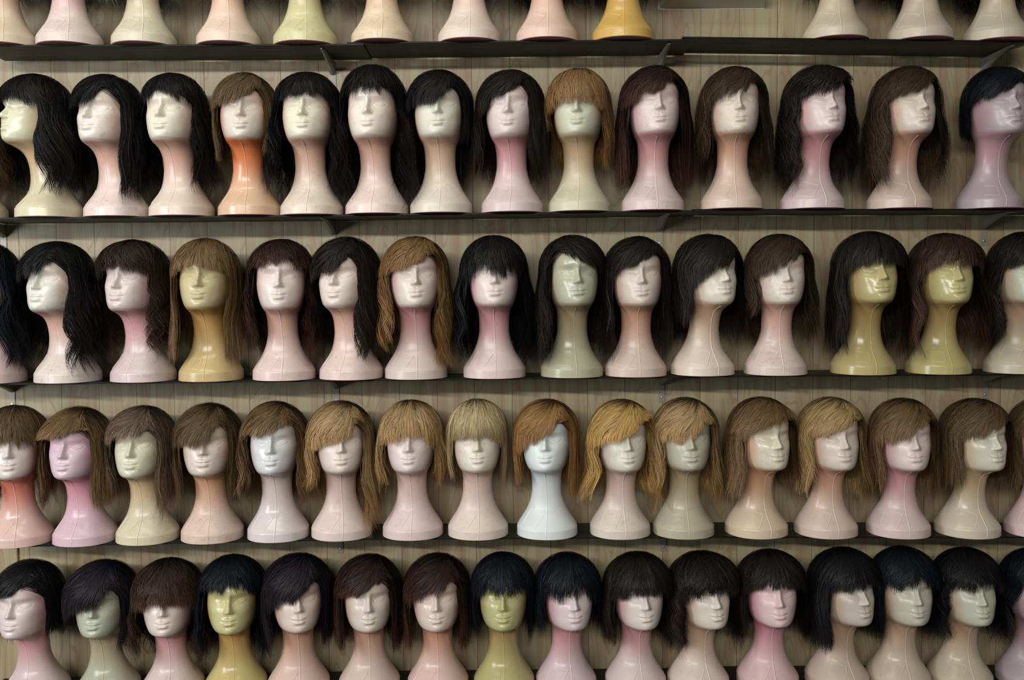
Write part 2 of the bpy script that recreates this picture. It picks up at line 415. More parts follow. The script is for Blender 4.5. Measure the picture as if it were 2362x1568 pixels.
# ------------------------------------------------------------------ wigs
def wig_meshes(sp, seed):
    rng = np.random.default_rng(seed)
    c_dome = sp.get('top', .101); zc = .315
    a = sp.get('a', .094) * 1.09; bf = sp.get('bf', .113); bb = sp.get('bb', .103)
    kind = sp['kind']; px = sp.get('part', {'L': .030, 'R': -.030, 'B': 0.0}[kind])
    thL, thR = np.radians(sp.get('open', (-60, 60)))
    zc0 = sp['zf']; zlow = sp.get('zlow', zc0 - .03); ztop = sp.get('ztop', .366)
    if kind == 'B':
        ex = np.radians([-66, -45, -22, 0, 22, 45, 66]); ez = np.array([zc0 - .034, zc0 - .016, zc0 - .003, zc0, zc0 - .003, zc0 - .016, zc0 - .034])
        ez = ez + np.array([sp.get('bl', 0), 0, 0, 0, 0, 0, sp.get('br', 0)])
    else:
        opn = sp.get('opn', 58); ex = np.radians([-75, -52, -26, 0, 15, 28, opn]); ez = np.array([zlow - .004, zlow, zlow * .45 + zc0 * .55, zc0, zc0 * .42 + ztop * .58, ztop, ztop])
        if kind == 'R': ex, ez = -ex[::-1], ez[::-1]
    xs_ = np.linspace(ex[0], ex[-1], 33); zs_ = np.interp(xs_, ex, ez); rg = sp.get('rag', 1.0)
    fo = rng.uniform(0, 6.28, 3); zs_ = zs_ + (.0035 * np.sin(xs_ * 6 + fo[0]) + .0030 * np.sin(xs_ * 13 + fo[1]) + .002 * np.sin(xs_ * 29 + fo[2])) * min(rg, 1.8) * (1 - sstep(ztop - .02, ztop - .004, zs_) * .9)
    ex, ez = xs_, zs_
    if kind == 'L': thR = min(thR, math.radians(sp.get('opn', 58)))
    if kind == 'R': thL = max(thL, -math.radians(sp.get('opn', 58)))
    zL, zB, zR = sp['len']
    def tipz(th):
        d = np.degrees(np.abs(th))
        s_ = np.where(th < 0, zL, zR)
        k = sstep(85, 130, d)
        return s_ * (1 - k) + zB * k
    mid, tip = sp.get('mid', 1.0), sp.get('tip', .95)
    A, lam = sp.get('wave', .003), sp.get('lam', .165)
    frizz, flick, clump = sp.get('frizz', .0013), sp.get('flick', 0.0), sp.get('clump', .45)
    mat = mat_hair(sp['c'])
    K = 24 if lam < .09 and A >= .005 else 17 if A >= .005 else 12
    sv = np.linspace(0, 1, K)[None]

    def to_pos(U, scl):
        b = np.where(U[..., 1] < 0, bf, bb)
        return np.stack([U[..., 0] * a * scl, AX + U[..., 1] * b * scl, zc + U[..., 2] * c_dome * scl], -1)

    def paths(root, the, ze, scl, isf):
        n = len(the)
        al = np.where(ze > zc, np.arccos(np.clip((ze - zc) / (c_dome * scl), -1, 1)), np.pi / 2)
        Ue = np.stack([np.sin(al) * np.sin(the), -np.sin(al) * np.cos(the), np.cos(al)], -1)
        dot = np.clip((root * Ue).sum(-1), -.9999, .9999); om = np.arccos(dot)
        L1 = om * .108; L2 = np.maximum(zc - ze, 0); L = L1 + L2
        s = sv * L[:, None]
        t = np.clip(s / L1[:, None], 0, 1)
        U = (np.sin((1 - t) * om[:, None])[..., None] * root[:, None] + np.sin(t * om[:, None])[..., None] * Ue[:, None]) / np.sin(om)[:, None, None]
        P = to_pos(U, scl[:, None])
        drop = np.maximum(s - L1[:, None], 0)
        k1 = sstep(0, 1, drop / .095); span = np.maximum(L2 - .095, .02)
        k2 = sstep(0, 1, (drop - .095) / span[:, None])
        if isf: m = np.ones_like(drop)
        else: m = 1 + (mid - 1) * k1 + (tip - mid) * k2
        P[..., 0] *= m; P[..., 1] = AX + (P[..., 1] - AX) * m
        if not isf:
            fk = 1 - sp.get('fwd', .10) * sstep(.05, .16, drop)
            x_, y_ = P[..., 0], P[..., 1] - AX
            r_ = np.hypot(x_, y_); t_ = np.arctan2(x_, -y_)
            g_ = 1 - sstep(1.7, 2.5, np.abs(t_)); t_ = t_ * (1 - (1 - fk) * g_)
            P[..., 0] = r_ * np.sin(t_); P[..., 1] = AX - r_ * np.cos(t_)
        P[..., 2] -= drop
        return P, L

    def finish(P, L, the, lockph, isf, off, lf=0.0):
        n = len(P)
        x, y = P[..., 0], P[..., 1] - AX
        r = np.hypot(x, y); th = np.arctan2(x, -y)
        S = sv * L[:, None]
        amp = A * sstep(.28, .75, sv) * (0.5 if isf else (1.35 if A >= .007 else 1.1))
        ph = 2 * np.pi * S / lam + lockph[:, None]
        lat = amp * np.sin(ph); rad = amp * .6 * np.cos(ph * .93 + 1)
        fz = frizz * sv ** 1.6
        q = rng.normal(size=(n, 2)); w2 = rng.uniform(0, 6.28, (n, 2)); f2 = rng.uniform(12, 45, (n, 1))
        lat = lat + fz * (q[:, :1] + .8 * np.sin(S * f2 + w2[:, :1]))
        rad = rad + fz * (.6 * q[:, 1:] + .8 * np.sin(S * f2 * 1.3 + w2[:, 1:])) + (flick + lf) * sv ** 4 + (sp.get('puff', .004) if isf else 0) * np.sin(np.pi * np.clip(sv * 1.1, 0, 1))
        rad = rad * np.clip(r / .06, 0, 1)
        low = rb(th, P[..., 2], above=isf) + off[:, None]
        # near the top the horizontal radius says little: clear by lifting
        r2 = np.where(P[..., 2] < .378, np.maximum(r + rad, low), r + rad)
        th2 = th + lat / np.maximum(r2, .05) * np.clip(r / .05, 0, 1)
        Q = np.stack([r2 * np.sin(th2), AX - r2 * np.cos(th2), P[..., 2] + 0 * r2], -1)
        Q[..., 2] += np.where(r < .06, frizz * .4 * q[:, :1], 0)
        Q[..., 1] = np.minimum(Q[..., 1], .118)
        return Q

    def ribbons(Q, hw, n):
        T = np.gradient(Q, axis=1); T /= np.maximum(np.linalg.norm(T, axis=-1, keepdims=True), 1e-9)
        N = Q - np.array([0, AX, .29]); N[..., 2] = np.maximum(N[..., 2], 0)
        N /= np.linalg.norm(N, axis=-1, keepdims=True)
        B = np.cross(T, N); B /= np.maximum(np.linalg.norm(B, axis=-1, keepdims=True), 1e-9)
        tw = rng.normal(0, .24, (n, 1, 1))
        side = np.cos(tw) * B + np.sin(tw) * N
        wprof = (.65 + .35 * np.sin(np.pi * np.clip(sv * 1.2, 0, 1))) * (1 - sstep(.86, 1.0, sv) * .72)
        o = side * (hw[:, None] * wprof)[..., None]
        V = np.stack([Q - o, Q + o], 2).reshape(-1, 3)      # n,K,2
        base = (np.arange(n) * K * 2)[:, None] + (np.arange(K - 1) * 2)[None]
        Fq = np.stack([base, base + 1, base + 3, base + 2], -1).reshape(-1, 4)
        u = rng.uniform(0, 1, n)
        vv = np.linspace(0, 1, K)
        uu = np.broadcast_to(u[:, None], (n, K - 1))
        v0 = np.broadcast_to(vv[:-1][None], (n, K - 1)); v1 = np.broadcast_to(vv[1:][None], (n, K - 1))
        uv = np.stack([np.stack([uu, v0], -1), np.stack([uu, v0], -1), np.stack([uu, v1], -1), np.stack([uu, v1], -1)], 2).reshape(-1, 2)
        return V, Fq, uv

    def roots(beta, xoff):
        U = np.stack([xoff / a, -np.sin(beta), np.cos(beta)], -1)
        U[:, 1:] *= np.sqrt(np.clip(1 - U[:, :1] ** 2, .1, 1))
        return U / np.linalg.norm(U, axis=1, keepdims=True)

    def strands(nl, per, isf):
        if isf:
            thl = rng.uniform(ex[0], ex[-1], nl)
            zel = np.interp(thl, ex, ez) + rng.normal(0, .0048, nl) * sp.get('rag', 1.0)
            if kind == 'B': beta = rng.uniform(-.25, .80, nl); xo = px + rng.normal(0, .004, nl) + thl * .012
            else: beta = rng.uniform(.05, .88, nl); xo = px + rng.normal(0, .002, nl)
            if kind == 'L': beta = beta + np.clip(thl, 0, 1) * .25
            if kind == 'R': beta = beta + np.clip(-thl, 0, 1) * .25
        else:
            span = (thR, 2 * np.pi + thL)
            # denser near the face, where they show
            q = rng.beta(.75, .75, nl); thl = span[0] + (span[1] - span[0]) * q
            thl = (thl + np.pi) % (2 * np.pi) - np.pi
            zel = tipz(thl) + rng.normal(0, .009, nl) * (2 if A > .004 else 1) + np.where(rng.random(nl) < .25, rng.uniform(0, .07, nl), 0)
            front = np.cos(thl)
            beta = np.clip(front * .9 + rng.normal(0, .25, nl), -.75, .92)
            xo = px + rng.normal(0, .003, nl)
        bl = np.repeat(thl, per); n = nl * per
        ths = bl + rng.normal(0, .055 if isf else .070, n)
        if isf: ths = np.clip(ths, ex[0] - .08, ex[-1] + .01)
        else:
            tt = (ths - thR) % (2 * np.pi); lim = (2 * np.pi + thL - thR)
            ths = np.where(tt > lim, np.where(tt > lim + (2 * np.pi - lim) / 2, thR + rng.uniform(0, .06, n), thL - rng.uniform(0, .06, n)), ths)
            ths = (ths + np.pi) % (2 * np.pi) - np.pi
        zes = np.repeat(zel, per) + rng.normal(0, .0045 if isf else .008, n) * sp.get('rag', 1.0)
        if isf: zes = np.maximum(zes, np.interp(ths, ex, ez) - .009 * sp.get('rag', 1.0))
        bs = np.repeat(beta, per) + rng.normal(0, .06, n); xs = np.repeat(xo, per) + rng.normal(0, .0018, n)
        lay = rng.beta(1.1, 2.0, n) * (.11 if isf else .26)
        if isf: lay = lay * .7
        scl = 1 - lay
        P, L = paths(roots(bs, xs), ths, zes, scl, isf)
        Pl, Ll = paths(roots(beta, xo), thl, zel, np.full(nl, .98), isf)
        cl = clump * (.55 if isf else 1) * sstep(.3, 1.0, sv) * rng.uniform(.4, 1.2, (n, 1)).clip(0, 1)
        P = P * (1 - cl[..., None]) + np.repeat(Pl, per, 0) * cl[..., None]
        ph = np.repeat(rng.normal(0, .9, nl) + thl * 2.2, per) + rng.normal(0, .14, n)
        off = .0035 + rng.uniform(0, .006, n) + (.002 if isf else 0)
        lf = np.repeat(rng.normal(0, .010 if A > .004 and not isf else .003, nl), per)[:, None]
        Q = finish(P, L, ths, ph, isf, off, lf)
        hw = rng.uniform(.0005, .00095, n) * sp.get('hw', 1.0)
        return ribbons(Q, hw, n)

    dens = sp.get('dens', 1.0)
    F1 = strands(int(78 * dens), 13, True)
    S1 = strands(int(175 * dens), 12, False)
    # stray hairs
    # inner layer: smooth under-hair so nothing shows through
    nt = 72; ths = np.linspace(-np.pi, np.pi, nt + 1)
    rows = 22; V = []; uv_s = []
    for i in range(rows):
        t = i / (rows - 1)
        inf = (ths > ex[0]) & (ths < ex[-1])
        bot = np.where((ths >= thR) | (ths <= thL), tipz(ths) + .055, np.interp(ths, ex, ez) + .016)
        bot = bot + np.where((ths >= thR) | (ths <= thL), .006 * np.sin(ths * 17 + 1) + .005 * np.sin(ths * 31), 0)
        bot = np.minimum(bot, .385)
        alb = np.where(bot > zc, np.arccos(np.clip((bot - zc) / c_dome, -1, 1)), np.pi / 2)
        L1 = alb * .108; L2 = np.maximum(zc - bot, 0); s = t * (L1 + L2)
        al = np.clip(s / .108, 0, alb); drop = np.maximum(s - L1, 0)
        k1 = sstep(0, 1, drop / .095); k2 = sstep(0, 1, (drop - .095) / np.maximum(L2 - .095, .02))
        m = 1 + (mid - 1) * k1 + (tip - mid) * k2
        U = np.stack([np.sin(al) * np.sin(ths), -np.sin(al) * np.cos(ths), np.cos(al)], -1)
        P = to_pos(U, .90)
        P[:, 0] *= m; P[:, 1] = AX + (P[:, 1] - AX) * m; P[:, 2] -= drop
        r = np.hypot(P[:, 0], P[:, 1] - AX); th = np.where(r < .001, ths, np.arctan2(P[:, 0], -(P[:, 1] - AX)))
        r = np.where(P[:, 2] < .378, np.maximum(r, rb(th, P[:, 2]) + .0025), r)
        zz = P[:, 2] + (.006 if i < 3 else 0)
        V.append(np.stack([r * np.sin(th), np.minimum(AX - r * np.cos(th), .105), zz], -1))
    V = np.array(V).reshape(-1, 3); Fq = grid_faces(rows, nt + 1)
    g = np.stack(np.meshgrid(np.linspace(0, 1, rows), np.linspace(0, 9, nt + 1), indexing='ij'), -1).reshape(-1, 2)
    uvg = g[Fq.ravel()][:, ::-1]
    nv = len(V)
    Vb = np.vstack([V, S1[0]]); Fb = np.vstack([Fq, S1[1] + nv]); UVb = np.vstack([uvg * np.array([1, .35]), S1[2]])
    return mesh_np('hair_body', Vb, Fb, UVb, mat), mesh_np('fringe', *F1, mat)

# ------------------------------------------------------------------ shelves
YSF, YSB, YW = -.052, .120, .146
# each shelf: boards (px0, py0 front-top, px1, py1)
SHELVES = {
    1: [(-60, 103.5, 838, 100.5), (800, 97.0, 1600, 89.5), (1575, 84.0, 2366, 93.8)],
    2: [(-60, 502.5, 838, 494.5), (815, 494.0, 1622, 484.5), (1600, 482.0, 2440, 481.0)],
    3: [(-60, 884.5, 838, 874.5), (815, 875.0, 1612, 867.0), (1590, 866.0, 2440, 860.5)],
    4: [(48, 1257.5, 800, 1241.5), (790, 1241.0, 1640, 1237.0), (1625, 1236.5, 2440, 1237.0)],
    5: [(-60, 1618.0, 800, 1600.0), (790, 1600.0, 1640, 1592.0), (1680, 1588.0, 2440, 1584.0)],
}
SHELF_NAME = {1: 'topmost', 2: 'second', 3: 'third', 4: 'fourth', 5: 'lowest'}
BOARDS = {}
def shelf_z(row, x):
    for (x0, z0, x1, z1) in BOARDS[row]:
        if x <= x1: return z0 + (z1 - z0) * (x - x0) / (x1 - x0)
    x0, z0, x1, z1 = BOARDS[row][-1]
    return z0 + (z1 - z0) * (x - x0) / (x1 - x0)

def board_mesh(x0, z0, x1, z1, th=.0055, skew=.004):
    V = []; e = .0008
    for (x, z) in ((x0, z0), (x1, z1)):
        for (y, dz) in ((YSF + e, 0), (YSF, -e), (YSF, -th + e), (YSF + e, -th), (YSB - e, -th), (YSB, -th + e), (YSB, -e), (YSB - e, 0)):
            V.append((x, y, z + dz))
    Fs = [list(range(8))[::-1], list(range(8, 16))] + [[i, (i + 1) % 8, 8 + (i + 1) % 8, 8 + i] for i in range(8)]
    return pyfaces('shelf_board', V, Fs, M_SHELF)

BL = {0: 'beginning at the pale batten end of the wall', 1: 'middle length between the other two boards', 2: 'ending under the black crop wigs'}
for row, bs in SHELVES.items():
    BOARDS[row] = []
    for i, (a0, b0, a1, b1) in enumerate(bs):
        p0, p1 = at(a0, b0, YSF), at(a1, b1, YSF)
        BOARDS[row].append((p0.x, p0.z, p1.x, p1.z))
        o = link('shelf_board', board_mesh(p0.x, p0.z, p1.x, p1.z))
        desc = {
            1: ['thin black board of the topmost shelf under the grey-wigged busts', 'thin black board of the topmost shelf under the mustard yellow bust', 'thin black board of the topmost shelf with its end free at a bracket'],
            2: ['thin black board of the second shelf under the orange-necked bust', 'thin black board of the second shelf under the ginger-fringed wig bust', 'thin black board of the second shelf under the brown swept wig bust'],
            3: ['thin black board of the third shelf under the mustard bust with straight wig', 'thin black board of the third shelf under the sage green bust', 'thin black board of the third shelf under the olive yellow busts'],
            4: ['thin black board of the fourth shelf under the coral-necked bust', 'thin black board of the fourth shelf under the pure white bust', 'thin black board of the fourth shelf under the tan-wigged turned busts'],
            5: ['thin black board of the lowest shelf behind the yellow bust with short curls', 'thin black board of the lowest shelf behind the olive bust with blue-black crop', 'thin black board of the lowest shelf behind the rose pink bust'],
        }[row][i]
        tag(o, desc, 'shelf', 'black shelf boards of the %s shelf' % SHELF_NAME[row])

# ------------------------------------------------------------------ wall
wp0, wp1 = -3.0, 3.0
o = link('wall_back', pyfaces('wall_back', [(wp0, YW, -.6), (wp1, YW, -.6), (wp1, YW, 3.4), (wp0, YW, 3.4), (wp0, YW + .03, -.6), (wp1, YW + .03, -.6), (wp1, YW + .03, 3.4), (wp0, YW + .03, 3.4)],
         [[0, 1, 2, 3], [5, 4, 7, 6], [4, 0, 3, 7], [1, 5, 6, 2], [3, 2, 6, 7], [4, 5, 1, 0]], M_WALL))
tag(o, kind='structure')
def bevel_box(name, c, s, mat, bev=.002):
    import bmesh
    bm = bmesh.new(); bmesh.ops.create_cube(bm, size=1)
    for v in bm.verts: v.co = Vector((c[0] + v.co.x * s[0], c[1] + v.co.y * s[1], c[2] + v.co.z * s[2]))
    bmesh.ops.bevel(bm, geom=bm.edges[:], offset=bev, segments=2, affect='EDGES')
    me = bpy.data.meshes.new(name); bm.to_mesh(me); bm.free(); me.materials.append(mat)
    return me
tx = at(44, 1300, YW).x
o = link('trim_1', bevel_box('trim_1', (tx - .45, YW - .004, .40), (.90, .008, 1.3), M_WALL)); tag(o, kind='structure')

# ------------------------------------------------------------------ brackets
def make_bracket(x, ztop, lean, label):
    """pressed sheet-metal bracket: horn-shaped arm folded to a channel, wall plate with two screws"""
    root = bpy.data.objects.new('shelf_bracket', None); COL.objects.link(root)
    root.location = (x, YW, ztop - .006)
    n = 16
    def prof_pt(t):      # lower outline, from the wall foot to the tip under the board
        y = -.180 * t; z = -.040 * (1 - t) ** 1.9
        return y, z
    for side, nm in ((-1, 'arm'), (1, 'arm')):
        pass
    V, Fs = [], []
    th = .0016; wid = .009
    for i in range(n + 1):
        t = i / n; y, z = prof_pt(t); w = wid * (1 - .25 * t) if t < .9 else wid * (.775 - 4.5 * (t - .9))
        w = max(w, .003)
        # section: two side webs and the folded ridge between them
        V += [(-w, y, -.0003), (-w, y, min(z, -.002)), (0, y, min(z - .003, -.004)), (w, y, min(z, -.002)), (w, y, -.0003), (w - th, y, -.0004), (w - th, y, min(z, -.002) + .001), (0, y, min(z - .003, -.004) + th), (-w + th, y, min(z, -.002) + .001), (-w + th, y, -.0004)]
    m = 10
    for i in range(n):
        for j in range(m): Fs.append([i * m + j, i * m + (j + 1) % m, (i + 1) * m + (j + 1) % m, (i + 1) * m + j])
    Fs += [list(range(m)), [n * m + j for j in range(m)][::-1]]
    me = pyfaces('arm', V, Fs, M_MET)
    arm = link('arm', me, root)
    arm.rotation_euler.z = lean
    pl = link('wall_plate', bevel_box('wall_plate', (0, -.0016, -.045), (.019, .0028, .095), M_MET, .001), root)
    for dz in (-.030, -.078):
        V, Fs = [], []
        for k in range(14):
            a_ = 2 * math.pi * k / 14
            V += [(.0042 * math.cos(a_), -.0030, dz + .0042 * math.sin(a_)), (.0032 * math.cos(a_), -.0052, dz + .0032 * math.sin(a_)), (.0012 * math.cos(a_), -.0042, dz + .0012 * math.sin(a_))]
        for k in range(14):
            q = (k + 1) % 14
            Fs += [[k * 3, q * 3, q * 3 + 1, k * 3 + 1], [k * 3 + 1, q * 3 + 1, q * 3 + 2, k * 3 + 2]]
        Fs.append([k * 3 + 2 for k in range(14)])
        link('screw', pyfaces('screw', V, Fs, M_SCREW, True), pl)
    tag(root, label, 'bracket', 'pressed metal shelf brackets')
    return root
BR = [
    (1, (768, 1522, 2268), ['pressed metal bracket under the topmost shelf above the black short-fringed wig', 'pressed metal bracket under the topmost shelf above the ginger and dark brown wigs', 'pressed metal bracket at the free end of the topmost shelf']),
    (2, (8, 768, 1522, 2270), ['metal bracket under the second shelf beside the wall batten, two screws showing', 'pressed metal bracket under the second shelf above the black triangular-parted wig', 'pressed metal bracket under the second shelf above the espresso side-swept wig', 'pressed metal bracket under the second shelf above the brown curled-fringe wig']),
    (3, (28, 776, 1526, 2272), ['metal bracket under the third shelf above the brown wig of the coral-necked bust', 'metal bracket under the third shelf above the golden long-sided wig', 'metal bracket under the third shelf above the golden brown wig on the sage bust', 'metal bracket under the third shelf above the last brown swept wig']),
    (4, (785, 1530), ['metal bracket under the fourth shelf above the violet black wig', 'metal bracket under the fourth shelf above the espresso blunt-fringed wig']),
]
for row, xs, labs in BR:
    for px_, lb in zip(xs, labs):
        yy = {1: 150, 2: 520, 3: 895, 4: 1260}[row]
        x = at(px_, yy, YW).x
        make_bracket(x, shelf_z(row, x), 0.0, lb)

# ------------------------------------------------------------------ wall box over the topmost shelf
b0, b1 = at(1520, 20, YW), at(1760, 18, YW)
root = bpy.data.objects.new('wall_light_housing', None); COL.objects.link(root)
root.location = ((b0.x + b1.x) / 2, YW, b0.z)
wbx = b1.x - b0.x
V = [(-wbx / 2, -.001, 0), (wbx / 2, -.001, 0), (wbx / 2 - .012, -.075, .006), (-wbx / 2 + .012, -.075, .006),
     (-wbx / 2, -.001, .14), (wbx / 2, -.001, .14), (wbx / 2 - .012, -.075, .13), (-wbx / 2 + .012, -.075, .13)]
me = pyfaces('housing', V, [[0, 3, 2, 1], [3, 7, 6, 2], [0, 4, 7, 3], [2, 6, 5, 1], [4, 5, 6, 7], [1, 5, 4, 0]], M_BOX)
link('housing', me, root)
link('back_plate', bevel_box('back_plate', (0, -.0015, .07), (wbx + .008, .003, .148), M_BOX, .001), root)
tag(root, 'cream plastic box housing mounted on the wall above the topmost shelf', 'wall box')
# ------------------------------------------------------------------ the busts and wigs, shelf by shelf
PIG = {  # lower body, face, airbrushed tint
    'pale pink':   ((.70, .555, .50), (.72, .64, .56), (.64, .36, .27)),
    'powder pink': ((.70, .56, .51), (.72, .63, .56), (.66, .45, .38)),
    'rose pink':   ((.65, .51, .49), (.69, .58, .54), (.60, .27, .28)),
    'bright pink': ((.65, .46, .48), (.69, .51, .53), (.62, .24, .30)),
    'peach':       ((.68, .51, .39), (.69, .60, .48), (.62, .31, .17)),
    'flesh':       ((.64, .49, .40), (.66, .57, .48), (.58, .30, .20)),
    'orange-necked': ((.68, .46, .29), (.68, .61, .49), (.72, .18, .05)),
    'coral-necked': ((.68, .47, .39), (.68, .60, .52), (.64, .16, .10)),
    'cream':       ((.60, .53, .39), (.60, .57, .44), (.54, .36, .20)),
    'ivory':       ((.68, .57, .48), (.67, .61, .51), (.60, .38, .25)),
    'sage green':  ((.45, .42, .30), (.47, .46, .35), (.38, .29, .17)),
    'straw':       ((.60, .51, .31), (.60, .54, .36), (.52, .38, .18)),
    'mustard':     ((.57, .43, .19), (.57, .49, .26), (.50, .28, .08)),
    'olive yellow': ((.46, .38, .17), (.48, .42, .20), (.40, .26, .10)),
    'pearl white': ((.64, .60, .56), (.63, .66, .63), (.60, .49, .44)),
    'pure white':  ((.70, .73, .75), (.71, .75, .77), (.66, .69, .70)),
    'mauve grey':  ((.44, .36, .38), (.46, .39, .40), (.44, .24, .26)),
    'amber':       ((.60, .36, .10), (.60, .42, .15), (.50, .24, .05)),
    'beige':       ((.55, .46, .35), (.53, .50, .40), (.48, .30, .19)),
    'salmon':      ((.68, .50, .42), (.69, .58, .49), (.62, .28, .18)),
}
def L(zf, ln, c, **k): return dict(kind='L', zf=zf, len=ln, c=c, **k)
def R(zf, ln, c, **k): return dict(kind='R', zf=zf, len=ln, c=c, **k)
def B(zf, ln, c, **k): return dict(kind='B', zf=zf, len=ln, c=c, **k)
WV = dict(wave=.013, mid=1.20, tip=1.28, lam=.19)
CURL = dict(wave=.009, lam=.080, frizz=.0035, mid=1.12, tip=1.12, rag=1.6)
